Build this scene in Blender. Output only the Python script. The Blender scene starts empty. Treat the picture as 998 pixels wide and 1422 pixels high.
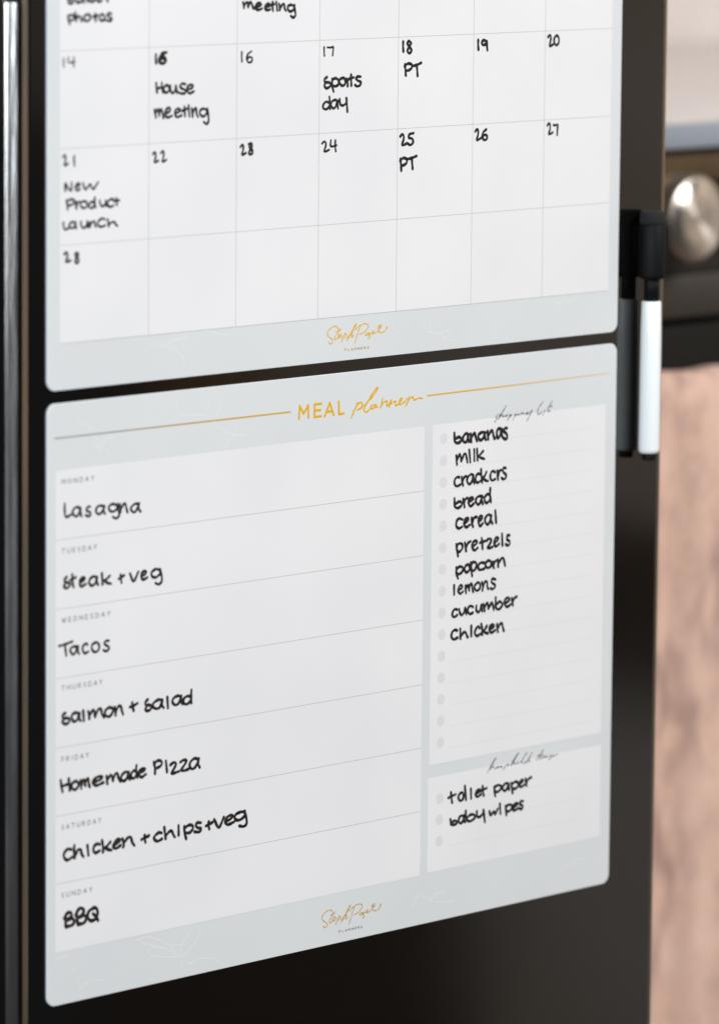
import bpy, bmesh, math, random
from mathutils import Vector, Matrix
random.seed(4)
S = bpy.context.scene
COL = S.collection

# ------------------------------------------------------------------ camera
cam_d = bpy.data.cameras.new('camera'); cam = bpy.data.objects.new('camera', cam_d); COL.objects.link(cam)
cam_d.sensor_fit = 'VERTICAL'; cam_d.sensor_height = 36; cam_d.sensor_width = 25.2
cam_d.lens = 181.513
cam.matrix_world = Matrix([[0.687556, 0.094414, -0.719967, -1.690493], [-0.726079, 0.101341, -0.680102, -1.80474], [0.008751, 0.990361, 0.13823, 0.590643], [0.0, 0.0, 0.0, 1.0]])
cam_d.clip_start = .05; cam_d.clip_end = 60
cam_d.dof.use_dof = True; cam_d.dof.focus_distance = 2.650; cam_d.dof.aperture_fstop = 6.2; cam_d.dof.aperture_blades = 0
S.camera = cam
S.render.resolution_x = 718; S.render.resolution_y = 1024

# ------------------------------------------------------------------ light
W = bpy.data.worlds.new('World'); S.world = W; W.use_nodes = True
W.node_tree.nodes['Background'].inputs[0].default_value = (.95, .95, 1, 1)
W.node_tree.nodes['Background'].inputs[1].default_value = .04
S.view_settings.view_transform = 'Standard'; S.view_settings.look = 'None'
S.view_settings.exposure = 0; S.view_settings.gamma = 1
def area(name, loc, target, sx, sy, power, color):
    d = bpy.data.lights.new(name, 'AREA'); d.shape = 'RECTANGLE'; d.size = sx; d.size_y = sy
    d.energy = power; d.color = color
    o = bpy.data.objects.new(name, d); COL.objects.link(o); o.location = loc
    o.rotation_euler = (Vector(target) - Vector(loc)).to_track_quat('-Z', 'Y').to_euler()
    return o
area('window_light', (-2.9, -1.7, 1.27), (0.2, 0, 1.05), 1.8, 2.0, 137, (.885, .945, 1.0))
area('ceiling_light', (1.3, -2.5, 2.3), (.5, 0, .2), 2.0, 1.4, 126, (1.0, .965, .93))  # added soft fill from the front, no such fitting in view

# ------------------------------------------------------------------ materials
def mat(name, color, rough=.4, metal=0, ior=1.5, coat=0):
    m = bpy.data.materials.new(name); m.use_nodes = True
    b = m.node_tree.nodes['Principled BSDF']
    b.inputs['Base Color'].default_value = (*color, 1); b.inputs['Roughness'].default_value = rough
    b.inputs['Metallic'].default_value = metal; b.inputs['IOR'].default_value = ior
    b.inputs['Coat Weight'].default_value = coat
    return m
def N(m, t, **k):
    n = m.node_tree.nodes.new(t)
    for a, v in k.items(): setattr(n, a, v)
    return n
def bsdf(m): return m.node_tree.nodes['Principled BSDF']
def link(m, a, b): m.node_tree.links.new(a, b)
def coords(m, scale=(1, 1, 1), rot=(0, 0, 0)):
    t = N(m, 'ShaderNodeTexCoord'); mp = N(m, 'ShaderNodeMapping')
    mp.inputs['Scale'].default_value = scale; mp.inputs['Rotation'].default_value = rot
    link(m, t.outputs['Object'], mp.inputs['Vector']); return mp.outputs['Vector']
def noise(m, vec, scale, detail=3, rough=.5):
    n = N(m, 'ShaderNodeTexNoise'); n.inputs['Scale'].default_value = scale
    n.inputs['Detail'].default_value = detail; n.inputs['Roughness'].default_value = rough
    link(m, vec, n.inputs['Vector']); return n.outputs['Fac']
def ramp(m, fac, stops):
    r = N(m, 'ShaderNodeValToRGB'); e = r.color_ramp.elements
    while len(e) < len(stops): e.new(.5)
    for i, (p, c) in enumerate(stops):
        e[i].position = p; e[i].color = (*c, 1)
    link(m, fac, r.inputs['Fac']); return r.outputs['Color']
def bump(m, h, strength, dist):
    b = N(m, 'ShaderNodeBump'); b.inputs['Strength'].default_value = strength; b.inputs['Distance'].default_value = dist
    link(m, h, b.inputs['Height']); link(m, b.outputs['Normal'], bsdf(m).inputs['Normal'])
def vary(m, scale, a, b, detail=3, vec=None, lo=.35, hi=.65):
    link(m, ramp(m, noise(m, vec or coords(m), scale, detail), [(lo, a), (hi, b)]), bsdf(m).inputs['Base Color'])
def vary_rough(m, scale, a, b, vec=None):
    mr = N(m, 'ShaderNodeMapRange'); mr.inputs['To Min'].default_value = a; mr.inputs['To Max'].default_value = b
    mr.inputs['From Min'].default_value = .3; mr.inputs['From Max'].default_value = .7
    link(m, noise(m, vec or coords(m), scale, 5, .6), mr.inputs['Value']); link(m, mr.outputs[0], bsdf(m).inputs['Roughness'])

M = {}
m = M['sheet'] = mat('pale_grey_green_print', (.64, .655, .655), .32)
vary(m, 9, (.594, .620, .634), (.620, .643, .654), 2); vary_rough(m, 7, .30, .36)
m = M['panel'] = mat('white_print', (.72, .72, .725), .3)
vary(m, 12, (.690, .696, .714), (.722, .726, .742), 2); vary_rough(m, 7, .28, .34)
M['rim'] = mat('cut_edge_of_sheet', (.74, .80, .83), .35)
M['gridline'] = mat('grid_line_print', (.45, .45, .46), .35)
M['softline'] = mat('faint_line_print', (.62, .63, .64), .35)
M['dot'] = mat('grey_dot_print', (.62, .63, .65), .35)
M['floral'] = mat('white_floral_print', (.70, .715, .715), .35)
M['greytext'] = mat('grey_lettering_print', (.13, .13, .14), .4)
M['scriptgrey'] = mat('grey_script_print', (.14, .145, .15), .4)
m = M['ink'] = mat('black_marker_ink', (.004, .003, .003), .55, ior=1.3)
vary(m, 600, (.003, .0025, .003), (.030, .022, .020), 4)
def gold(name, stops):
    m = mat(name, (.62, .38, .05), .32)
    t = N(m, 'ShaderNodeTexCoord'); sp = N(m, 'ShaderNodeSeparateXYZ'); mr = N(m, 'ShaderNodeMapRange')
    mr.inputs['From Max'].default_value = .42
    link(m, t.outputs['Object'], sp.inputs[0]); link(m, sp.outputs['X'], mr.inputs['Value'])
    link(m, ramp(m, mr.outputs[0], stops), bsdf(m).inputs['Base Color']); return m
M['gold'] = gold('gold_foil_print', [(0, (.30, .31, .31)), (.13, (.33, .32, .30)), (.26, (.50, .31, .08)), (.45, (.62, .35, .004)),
                                     (.72, (.62, .37, .03)), (.85, (.58, .46, .26)), (1, (.58, .54, .46))])  # the foil's reflection of the room, painted as a colour change along X
M['gold_plain'] = mat('gold_lettering_print', (.66, .375, .001), .45, ior=1.35)
m = M['gold_dull'] = mat('dull_gold_lettering_print', (.45, .30, .10), .35)
vary(m, 160, (.52, .30, .04), (.42, .31, .16), 2)
m = M['fridge'] = mat('glossy_black_steel', (.0025, .0023, .0021), .07, ior=1.85)
vary_rough(m, 5, .05, .10); bump(m, noise(m, coords(m), 3.2, 2), .10, .004)
m = M['bronze'] = mat('bronze_edge_trim', (.36, .29, .23), .34, 1)  # warm brown reflection on the door edges put into the metal colour
vary(m, 14, (.56, .42, .30), (.36, .33, .28), 3, coords(m, (1, 1, .35)))
m = M['chrome'] = mat('polished_steel_trim', (.56, .55, .54), .18, 1)
vary_rough(m, 12, .13, .21, coords(m, (6, 6, .6))); bump(m, noise(m, coords(m, (8, 8, .5)), 16, 3), .25, .002)
M['seal'] = mat('black_rubber_seal', (.008, .008, .009), .55)
M['blackplastic'] = mat('satin_black_plastic', (.003, .0032, .004), .6, ior=1.25)
M['whiteplastic'] = mat('white_plastic_barrel', (.80, .83, .835), .3)
M['railblack'] = mat('matt_black_rail', (.004, .003, .002), .6, ior=1.3)
M['frame'] = mat('orange_brown_timber', (.60, .33, .12), .5)
M['darkwood'] = mat('dark_brown_timber', (.12, .075, .045), .6)
M['felt'] = mat('black_felt', (.008, .008, .008), .95)
m = M['wall'] = mat('warm_painted_wall', (.70, .60, .52), .7); bump(m, noise(m, coords(m), 60, 4), .2, .002)
vary(m, .9, (.66, .49, .35), (.86, .76, .67), 3, coords(m, (1, 1, 1.7)))
m = M['bench'] = mat('pale_stone_benchtop', (.75, .70, .68), .35); vary(m, 12, (.72, .665, .645), (.78, .735, .715), 5)
M['bench_edge'] = mat('blue_grey_stone_edge', (.32, .36, .42), .4)  # shade on the pale stone's front edge, put into the colour
m = M['oven'] = mat('black_oven_glass', (.020, .017, .014), .16, ior=1.55); vary_rough(m, 9, .1, .24)
m = M['ovenbronze'] = mat('smoked_bronze_trim', (.075, .043, .018), .38, .3); vary(m, 18, (.15, .098, .050), (.085, .058, .030))  # warm reflection in the oven glass, painted brown
M['oven_low'] = mat('dark_grey_enamel', (.042, .036, .031), .4)
m = M['knob'] = mat('turned_steel', (.90, .86, .80), .30, 1)
b = bsdf(m); b.inputs['Anisotropic'].default_value = .93
tg = N(m, 'ShaderNodeTangent'); tg.direction_type = 'RADIAL'; tg.axis = 'Y'; b.inputs['Anisotropic Rotation'].default_value = .25; link(m, tg.outputs[0], b.inputs['Tangent'])
M['knobrim'] = mat('knob_rim_steel', (.62, .56, .49), .35, 1)
m = M['towel'] = mat('woven_cotton', (.55, .36, .26), .95)
v1 = coords(m, (1.0, 1, .45), (0, math.radians(-36), 0))
n1 = noise(m, v1, 34, 2, .5)
n2 = noise(m, coords(m, (1, 1, .8), (0, .5, 0)), 38, 6, .62)
base = ramp(m, n2, [(.3, (.60, .40, .34)), (.5, (.76, .52, .42)), (.72, (.84, .60, .50))])
marks = ramp(m, n1, [(.50, (1, 1, 1)), (.66, (.64, .62, .64))])
mx = N(m, 'ShaderNodeMix', data_type='RGBA', blend_type='MULTIPLY'); mx.inputs['Factor'].default_value = 1
link(m, base, mx.inputs[6]); link(m, marks, mx.inputs[7]); link(m, mx.outputs[2], bsdf(m).inputs['Base Color'])
wv = N(m, 'ShaderNodeTexWave'); wv.inputs['Scale'].default_value = 160; wv.bands_direction = 'DIAGONAL'
link(m, coords(m), wv.inputs['Vector']); bump(m, wv.outputs['Fac'], .15, .0005)

# ------------------------------------------------------------------ mesh helpers
def link_obj(name, me, material, parent=None, smooth=False, label=None, loc=(0, 0, 0)):
    me.materials.append(material)
    if smooth:
        for p in me.polygons: p.use_smooth = True
    o = bpy.data.objects.new(name, me); COL.objects.link(o); o.location = loc
    if parent: o.parent = parent
    if label: o['label'] = label
    return o
def obj(name, verts, faces, material, parent=None, smooth=False, label=None, loc=(0, 0, 0)):
    me = bpy.data.meshes.new(name); me.from_pydata(verts, [], faces); me.validate(); me.update()
    return link_obj(name, me, material, parent, smooth, label, loc)
def thing(name, label, cat, loc=(0, 0, 0), group=None):
    o = bpy.data.objects.new(name, None); COL.objects.link(o); o.location = loc; o.empty_display_size = .02
    o['label'] = label; o['category'] = cat
    if group: o['group'] = group
    return o
def box(name, x0, x1, y0, y1, z0, z1, material, parent=None, bevel=0, seg=2, label=None):
    bm = bmesh.new(); bmesh.ops.create_cube(bm, size=1)
    for v in bm.verts:
        v.co = ((x0 + x1) / 2 + v.co.x * (x1 - x0), (y0 + y1) / 2 + v.co.y * (y1 - y0), (z0 + z1) / 2 + v.co.z * (z1 - z0))
    if bevel: bmesh.ops.bevel(bm, geom=bm.edges[:], offset=bevel, segments=seg, affect='EDGES', profile=.5)
    me = bpy.data.meshes.new(name); bm.to_mesh(me); bm.free()
    return link_obj(name, me, material, parent, bevel > 0 and seg > 1, label)
def round_rect(x0, x1, z0, z1, r, n=10):
    P = []
    for cx, cz, a in ((x1 - r, z1 - r, 0), (x0 + r, z1 - r, 90), (x0 + r, z0 + r, 180), (x1 - r, z0 + r, 270)):
        for i in range(n + 1):
            t = math.radians(a + 90 * i / n); P.append((cx + r * math.cos(t), cz + r * math.sin(t)))
    return P
def plate(name, x0, x1, z0, z1, yb, yf, r, material, parent, edge=0, rim=None, label=None):
    """rounded plate, back at yb, front at yf (towards -Y), with a softened front edge"""
    rings = [(0, yb), (0, yf + edge)] + ([(edge * .3, yf + edge * .3), (edge, yf)] if edge else [])
    V = []; F = []
    n = 0
    for off, y in rings:
        P = round_rect(x0 + off, x1 - off, z0 + off, z1 - off, max(r - off, 1e-5)); n = len(P)
        V += [(px, y, pz) for px, pz in P]
    for k in range(len(rings) - 1):
        for i in range(n):
            j = (i + 1) % n; F.append((k * n + i, k * n + j, (k + 1) * n + j, (k + 1) * n + i))
    last = (len(rings) - 1) * n
    F.append(tuple(last + i for i in range(n))); F.append(tuple(reversed(range(n))))
    o = obj(name, V, F, material, parent, False, label)
    if rim:
        o.data.materials.append(rim)
        for p in o.data.polygons[:(len(rings) - 1) * n]: p.material_index = 1
    bm = bmesh.new(); bm.from_mesh(o.data); bmesh.ops.recalc_face_normals(bm, faces=bm.faces); bm.to_mesh(o.data); bm.free()
    return o
def lathe(name, prof, material, parent, axis='Z', seg=40, loc=(0, 0, 0), label=None, smooth=True):
    V = []; F = []
    for r, h in prof:
        for i in range(seg):
            a = 2 * math.pi * i / seg
            V.append((r * math.cos(a), r * math.sin(a), h) if axis == 'Z' else (r * math.cos(a), h, r * math.sin(a)))
    for k in range(len(prof) - 1):
        for i in range(seg):
            j = (i + 1) % seg; F.append((k * seg + i, k * seg + j, (k + 1) * seg + j, (k + 1) * seg + i))
    F.append(tuple(range(seg))); F.append(tuple((len(prof) - 1) * seg + i for i in range(seg)))
    o = obj(name, V, F, material, parent, smooth, label, loc)
    bm = bmesh.new(); bm.from_mesh(o.data); bmesh.ops.recalc_face_normals(bm, faces=bm.faces); bm.to_mesh(o.data); bm.free()
    return o
def smooth_line(P, step):
    if len(P) == 2:
        n = 3
        return [(P[0][0] + (P[1][0] - P[0][0]) * i / n, P[0][1] + (P[1][1] - P[0][1]) * i / n) for i in range(n + 1)]
    Q = [(2 * P[0][0] - P[1][0], 2 * P[0][1] - P[1][1])] + P + [(2 * P[-1][0] - P[-2][0], 2 * P[-1][1] - P[-2][1])]
    out = []
    for k in range(1, len(Q) - 2):
        p0, p1, p2, p3 = Q[k - 1:k + 3]
        n = max(2, min(10, int(math.hypot(p2[0] - p1[0], p2[1] - p1[1]) / step)))
        for i in range(n):
            t = i / n; t2 = t * t; t3 = t2 * t
            out.append(tuple(.5 * (2 * p1[d] + (p2[d] - p0[d]) * t + (2 * p0[d] - 5 * p1[d] + 4 * p2[d] - p3[d]) * t2 + (3 * p1[d] - p0[d] - 3 * p2[d] + p3[d]) * t3) for d in (0, 1)))
    out.append(P[-1]); return out
CS = [(-1, 0), (-.72, -.7), (0, -1), (.72, -.7), (1, 0)]
def strokes(name, lines, r, y, material, parent, h=.00005, wob=.12, label=None, curve=True, step=.0006, x0=0, z0=0):
    """laid-on ink: each line a low domed ridge with round ends; lines are in 1/100 mm on the sheet"""
    V = []; F = []; ph = random.random() * 9
    for li, L in enumerate(lines):
        P = [(a * 1e-5 - x0, b * 1e-5 - z0) for a, b in L]
        Q = smooth_line(P, step) if curve else P
        Q = [q for i, q in enumerate(Q) if i == 0 or math.hypot(q[0] - Q[i - 1][0], q[1] - Q[i - 1][1]) > 1e-6]
        if len(Q) < 2: continue
        T = []
        for i in range(len(Q)):
            a = Q[max(i - 1, 0)]; b = Q[min(i + 1, len(Q) - 1)]; d = math.hypot(b[0] - a[0], b[1] - a[1]) or 1
            T.append(((b[0] - a[0]) / d, (b[1] - a[1]) / d))
        rings = []
        for c in (-.98, -.8, -.45): rings.append((Q[0][0] + T[0][0] * c * r, Q[0][1] + T[0][1] * c * r, T[0], math.sqrt(1 - c * c)))
        for i, q in enumerate(Q): rings.append((q[0], q[1], T[i], 1 + wob * math.sin(ph + i * .8 + li * 2.1)))
        for c in (.45, .8, .98): rings.append((Q[-1][0] + T[-1][0] * c * r, Q[-1][1] + T[-1][1] * c * r, T[-1], math.sqrt(1 - c * c)))
        b0 = len(V); yy = y - (li % 7) * 3e-6
        for px, pz, t, s in rings:
            for cx, cy in CS: V.append((px - t[1] * cx * r * s, yy + cy * h * min(s, 1), pz + t[0] * cx * r * s))
        for k in range(len(rings) - 1):
            for i in range(4):
                a = b0 + k * 5 + i; F.append((a, a + 1, a + 6, a + 5))
    return obj(name, V, F, material, parent, True, label)

# ------------------------------------------------------------------ print and handwriting, 1/100 mm on the boards
INK = {'cal': {'House': (0.62,[[(7220,44904),(7233,44621),(7286,44444)],[(7596,44898),(7628,44618),(7698,44420)],[(7247,44623),(7427,44663),(7644,44679)],[(7914,44787),(7769,44694),(7749,44509),(7902,44414),(8088,44494),(8098,44634),(8000,44768),(7910,44758)],[(8186,44748),(8201,44500),(8353,44367),(8508,44493),(8571,44714)],[(8551,44724),(8610,44500),(8637,44377)],[(9200,44783),(8976,44817),(8840,44677),(8979,44577),(9215,44491),(9184,44350),(8946,44330),(8722,44411)],[(9377,44516),(9639,44577),(9739,44683),(9611,44751),(9370,44663),(9359,44456),(9496,44320),(9797,44409)]]),
'meeting Monday': (0.62,[[(7114,43614),(7169,43385),(7203,43225)],[(7156,43385),(7292,43590),(7383,43602),(7428,43310)],[(7417,43354),(7538,43610),(7593,43597),(7671,43391),(7719,43177)],[(7869,43421),(8090,43459),(8195,43579),(8116,43668),(7898,43586),(7825,43366),(7999,43198),(8297,43271)],[(8510,43383),(8750,43437),(8862,43546),(8731,43600),(8529,43529),(8525,43319),(8645,43189),(8966,43267)],[(9150,43679),(9172,43424),(9200,43219)],[(8988,43479),(9335,43577)],[(9441,43727),(9498,43199)],[(9656,43585),(9708,43338),(9724,43165)],[(9683,43343),(9888,43585),(9964,43558),(9988,43334),(10084,43154)],[(10708,43461),(10462,43537),(10232,43443),(10247,43250),(10477,43153),(10676,43295),(10725,43518)],[(10746,43518),(10809,43152),(10820,42906),(10689,42771),(10497,42882)]]),
'15': (0.7,[[(7195,46289),(7184,46079),(7219,45867)],[(7912,46372),(7589,46328),(7536,46167),(7778,46132),(7887,45966),(7672,45837),(7456,45909)],[(7753,46324),(7498,46210),(7397,45993),(7556,45841),(7783,45883),(7811,46029),(7612,46084),(7442,45991)]]),
'16': (0.5,[[(13123,46241),(13116,46001),(13143,45760)],[(13798,46248),(13558,46117),(13464,45872),(13615,45702),(13829,45750),(13854,45915),(13666,45976),(13507,45871)]]),
'14': (0.38,[[(1042,46303),(1033,46088),(1060,45873)],[(1356,46348),(1330,46115),(1543,46085),(1782,46124)],[(1702,46338),(1676,46104),(1729,45868)]]),
'21': (0.5,[[(986,41574),(1086,41673),(1164,41608),(1157,41412),(1079,41189),(1176,41179),(1336,41249)],[(1740,41605),(1732,41367),(1756,41127)]]),
'22': (0.55,[[(7013,41445),(7116,41545),(7198,41479),(7191,41282),(7111,41057),(7211,41048),(7377,41118)],[(7548,41475),(7656,41577),(7742,41509),(7735,41306),(7651,41073),(7755,41063),(7929,41136)]]),
'New': (0.52,[[(1153,39936),(1138,40321),(1332,40070),(1543,39943),(1568,40334)],[(1824,40112),(2031,40129),(2112,40216),(1999,40271),(1857,40201),(1813,40065),(1917,39927),(2134,39996)],[(2308,40266),(2489,39944),(2793,40184),(2990,39937),(3322,40258)]]),
'Product': (0.55,[[(1251,39500),(1279,39277),(1304,39050)],[(1228,39404),(1456,39516),(1739,39474),(1692,39313),(1481,39244),(1317,39219)],[(1832,39400),(1854,39191),(1902,39051)],[(1909,39199),(1967,39355),(2101,39376)],[(2387,39396),(2178,39316),(2185,39160),(2358,39056),(2589,39121),(2578,39278),(2482,39378),(2334,39390)],[(3097,39286),(2906,39330),(2758,39265),(2720,39098),(2918,39025),(3075,39162)],[(3107,39534),(3100,39317),(3156,39048)],[(3436,39364),(3479,39166),(3642,39078),(3790,39163),(3866,39327)],[(3832,39342),(3862,39166),(3928,39071)],[(4352,39347),(4232,39407),(4018,39317),(3957,39158),(4140,39017),(4364,39083)],[(4527,39429),(4559,39238),(4596,39094)],[(4372,39282),(4738,39318)]]),
'Launch': (0.55,[[(1032,38427),(1045,38222),(1119,38092),(1260,38104),(1399,38173)],[(1826,38380),(1664,38427),(1491,38382),(1430,38237),(1568,38123),(1729,38155),(1834,38403)],[(1844,38404),(1828,38227),(1888,38107)],[(2186,38411),(2214,38193),(2378,38093),(2553,38198),(2605,38399)],[(2611,38377),(2616,38196),(2674,38120)],[(2749,38359),(2760,38202),(2788,38113)],[(2796,38209),(2960,38377),(3096,38361),(3131,38207),(3183,38114)],[(3777,38426),(3630,38497),(3385,38392),(3302,38228),(3515,38085),(3810,38146)],[(3969,38431),(4003,38269),(4044,38076)],[(4034,38160),(4272,38281),(4450,38263),(4485,38164),(4619,38076)]]),
'23': (0.62,[[(13068,41539),(13177,41634),(13264,41570),(13257,41381),(13173,41165),(13279,41156),(13454,41223)],[(13649,41655),(13859,41673),(13826,41486),(13721,41437),(13897,41375),(13916,41185),(13758,41138),(13653,41208)],[(13876,41580),(13761,41666),(13680,41551),(13795,41422),(13911,41255),(13798,41125),(13683,41238),(13795,41422),(13892,41552)]]),
'24': (0.56,[[(18910,41456),(19055,41555),(19171,41487),(19162,41288),(19050,41062),(19191,41051),(19425,41119)],[(19547,41592),(19524,41316),(19727,41279),(19955,41325)],[(19876,41578),(19854,41302),(19908,41022)]]),
'17': (0.5,[[(19006,46309),(19001,46086),(19026,45863)],[(19241,46281),(19468,46266),(19670,46290),(19647,46079),(19625,45867)]]),
'sports': (0.68,[[(19227,44793),(19055,44689),(19060,44545),(19253,44527),(19469,44482),(19450,44306),(19178,44234),(19028,44373),(19124,44484)],[(19608,44688),(19606,44377),(19711,44048)],[(19603,44605),(19793,44711),(20028,44636),(20072,44402),(19863,44310),(19670,44345)],[(20387,44711),(20159,44640),(20159,44433),(20368,44315),(20549,44394),(20564,44555),(20469,44702),(20326,44708)],[(20658,44657),(20731,44436),(20738,44277)],[(20715,44463),(20766,44608),(20914,44667)],[(20982,44852),(20992,44548),(21010,44295)],[(20821,44624),(21173,44708)],[(21685,44727),(21462,44742),(21340,44647),(21473,44541),(21714,44446),(21636,44290),(21429,44249),(21279,44325)]]),
'day': (0.64,[[(19387,43489),(19178,43555),(18970,43410),(18967,43236),(19205,43170),(19393,43294)],[(19411,43790),(19445,43520),(19467,43180)],[(20027,43549),(19809,43620),(19590,43534),(19527,43344),(19706,43195),(19884,43286),(19996,43584)],[(20031,43571),(20023,43343),(20045,43190)],[(20162,43646),(20222,43374),(20448,43321),(20651,43458),(20665,43676)],[(20646,43689),(20700,43294),(20736,42985)]]),
'18': (0.72,[[(24827,46414),(24822,46158),(24852,45901)],[(25405,46338),(25252,46438),(25145,46301),(25299,46150),(25454,45954),(25305,45799),(25151,45931),(25299,46150),(25427,46305)]]),
'PT Thursday': (0.7,[[(24978,45247),(25014,44961),(25050,44675)],[(24947,45146),(25202,45281),(25492,45210),(25463,45028),(25239,44933),(25047,44919)],[(25593,45148),(25897,45197),(26201,45287)],[(25867,45178),(25901,44900),(25936,44622)]]),
'25': (0.68,[[(24675,41567),(24816,41676),(24930,41602),(24923,41385),(24814,41137),(24953,41125),(25182,41201)],[(25672,41700),(25370,41651),(25322,41470),(25550,41430),(25654,41242),(25454,41098),(25251,41180)]]),
'PT next Thursday': (0.72,[[(24714,40421),(24748,40117),(24782,39813)],[(24686,40314),(24920,40455),(25187,40378),(25161,40184),(24955,40086),(24778,40072)],[(25264,40388),(25590,40432),(25916,40515)],[(25558,40414),(25595,40138),(25631,39862)]]),
'19': (0.74,[[(30539,46335),(30534,46081),(30566,45827)],[(31199,46228),(30965,46312),(30812,46188),(30943,46056),(31175,46152),(31199,46254)],[(31199,46254),(31219,45997),(31259,45790)]]),
'20': (0.66,[[(36013,46322),(36130,46441),(36225,46365),(36221,46133),(36133,45867),(36248,45857),(36439,45943)],[(36684,46399),(36509,46249),(36537,45991),(36695,45883),(36870,46007),(36864,46265),(36706,46398),(36640,46374)]]),
'26': (0.68,[[(30389,41585),(30512,41694),(30612,41621),(30606,41406),(30513,41160),(30633,41149),(30833,41226)],[(31250,41663),(31026,41533),(30940,41286),(31083,41112),(31284,41160),(31306,41326),(31129,41389),(30980,41284)]]),
'27': (0.62,[[(36053,41667),(36173,41781),(36270,41706),(36266,41479),(36176,41220),(36294,41209),(36489,41290)],[(36548,41675),(36724,41657),(36878,41689),(36865,41414),(36851,41140)]]),
'28': (0.6,[[(1091,36895),(1206,36985),(1297,36922),(1289,36738),(1199,36530),(1310,36519),(1495,36580)],[(2017,36858),(1891,36945),(1801,36834),(1927,36705),(2053,36538),(1928,36413),(1801,36527),(1927,36705),(2035,36831)]]),
'meeting': (0.66,[[(13196,48679),(13247,48526),(13258,48405)],[(13287,48527),(13403,48662),(13518,48666),(13559,48437)],[(13548,48470),(13684,48676),(13765,48664),(13858,48479),(13934,48350)],[(14098,48451),(14337,48470),(14491,48542),(14333,48627),(14137,48566),(14047,48401),(14239,48284),(14514,48338)],[(14773,48414),(14962,48436),(15097,48504),(14959,48585),(14794,48515),(14724,48368),(14872,48257),(15104,48286)],[(15279,48665),(15272,48431),(15311,48221)],[(15132,48493),(15397,48540)],[(15540,48649),(15613,48225)],[(15739,48543),(15804,48344),(15783,48236)],[(15816,48327),(15985,48519),(16099,48518),(16133,48314),(16233,48206)],[(16809,48404),(16619,48480),(16371,48415),(16396,48231),(16565,48150),(16787,48255),(16837,48466)],[(16817,48435),(16881,48169),(16919,47957),(16766,47841),(16587,47920)]]),
'photos': (0.6,[[(1340,48332),(1348,48124),(1431,47918)],[(1341,48279),(1507,48352),(1707,48311),(1704,48164),(1546,48090),(1412,48108)],[(1795,48465),(1842,48266),(1861,48057)],[(1857,48155),(1996,48276),(2091,48273),(2175,48165),(2228,48033)],[(2605,48351),(2384,48277),(2367,48136),(2557,48031),(2770,48112),(2797,48236),(2684,48355),(2558,48330)],[(3107,48371),(3136,48164),(3154,48021)],[(2979,48227),(3273,48292)],[(3563,48334),(3418,48263),(3411,48114),(3562,48021),(3723,48078),(3733,48211),(3620,48326),(3545,48331)],[(4183,48342),(4034,48378),(3910,48282),(4033,48191),(4216,48127),(4174,48022),(3998,48006),(3844,48048)]]),
'School': (0.66,[[(1470,49297),(1348,49220),(1351,49138),(1509,49122),(1666,49080),(1629,48947),(1446,48896),(1324,48984),(1383,49097)],[(2171,49168),(2042,49224),(1886,49147),(1851,49032),(1960,48926),(2163,48978)],[(2267,49373),(2292,49162),(2349,48933)],[(2322,49042),(2423,49173),(2565,49177),(2569,49044),(2644,48958)],[(2926,49233),(2781,49165),(2768,49018),(2888,48938),(3038,49006),(3061,49136),(2981,49209),(2874,49226)],[(3404,49233),(3247,49164),(3228,49033),(3358,48947),(3531,49007),(3567,49153),(3472,49231),(3345,49219)],[(3892,49425),(3931,48955)]])},
'meal': {'Lasagna': (0.6,[[(1128,24786),(1137,24355),(1216,24136),(1346,24141),(1575,24221)],[(2181,24454),(1966,24549),(1722,24466),(1667,24284),(1832,24104),(2034,24156),(2186,24492)],[(2174,24480),(2198,24238),(2248,24072)],[(2826,24478),(2695,24502),(2581,24370),(2652,24275),(2845,24209),(2827,24042),(2653,24041),(2532,24096)],[(3800,24384),(3553,24472),(3293,24418),(3218,24220),(3375,24059),(3622,24151),(3787,24425)],[(3747,24434),(3745,24174),(3823,24043)],[(4628,24374),(4343,24474),(4090,24375),(4136,24185),(4349,24089),(4640,24214),(4648,24454)],[(4668,24419),(4747,24087),(4780,23849),(4564,23740),(4367,23832)],[(4828,24428),(4882,24162),(4874,24011)],[(4895,24154),(5103,24408),(5223,24380),(5281,24143),(5356,23966)],[(6133,24280),(5928,24345),(5714,24274),(5570,24124),(5755,23930),(5949,23998),(6154,24338)],[(6117,24335),(6124,24064),(6249,23916)]]),
'Steak + veg': (0.66,[[(1275,21186),(1135,21085),(1129,20960),(1282,20930),(1475,20831),(1415,20692),(1227,20636),(1079,20751),(1214,20898)],[(1637,21269),(1645,20914),(1721,20647)],[(1492,21011),(1869,21108)],[(2149,20825),(2369,20890),(2495,20978),(2396,21056),(2178,20965),(2131,20763),(2248,20623),(2551,20705)],[(3311,20933),(3099,21028),(2867,20954),(2754,20776),(2910,20593),(3164,20659),(3297,20986)],[(3300,20973),(3275,20743),(3376,20583)],[(3621,21122),(3649,20854),(3669,20566)],[(4158,20941),(3887,20772),(3741,20743)],[(3786,20761),(3960,20625),(4230,20545)],[(4901,20916),(4916,20735),(4955,20526)],[(4769,20730),(4927,20768),(5131,20865)],[(5529,20915),(5777,20503),(6101,20936)],[(6326,20705),(6527,20757),(6659,20875),(6539,20937),(6349,20869),(6300,20652),(6428,20516),(6716,20590)],[(7581,20862),(7296,20955),(7010,20812),(7033,20633),(7283,20536),(7591,20689),(7604,20909)],[(7586,20926),(7703,20567),(7715,20306),(7503,20168),(7292,20252)]]),
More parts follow.
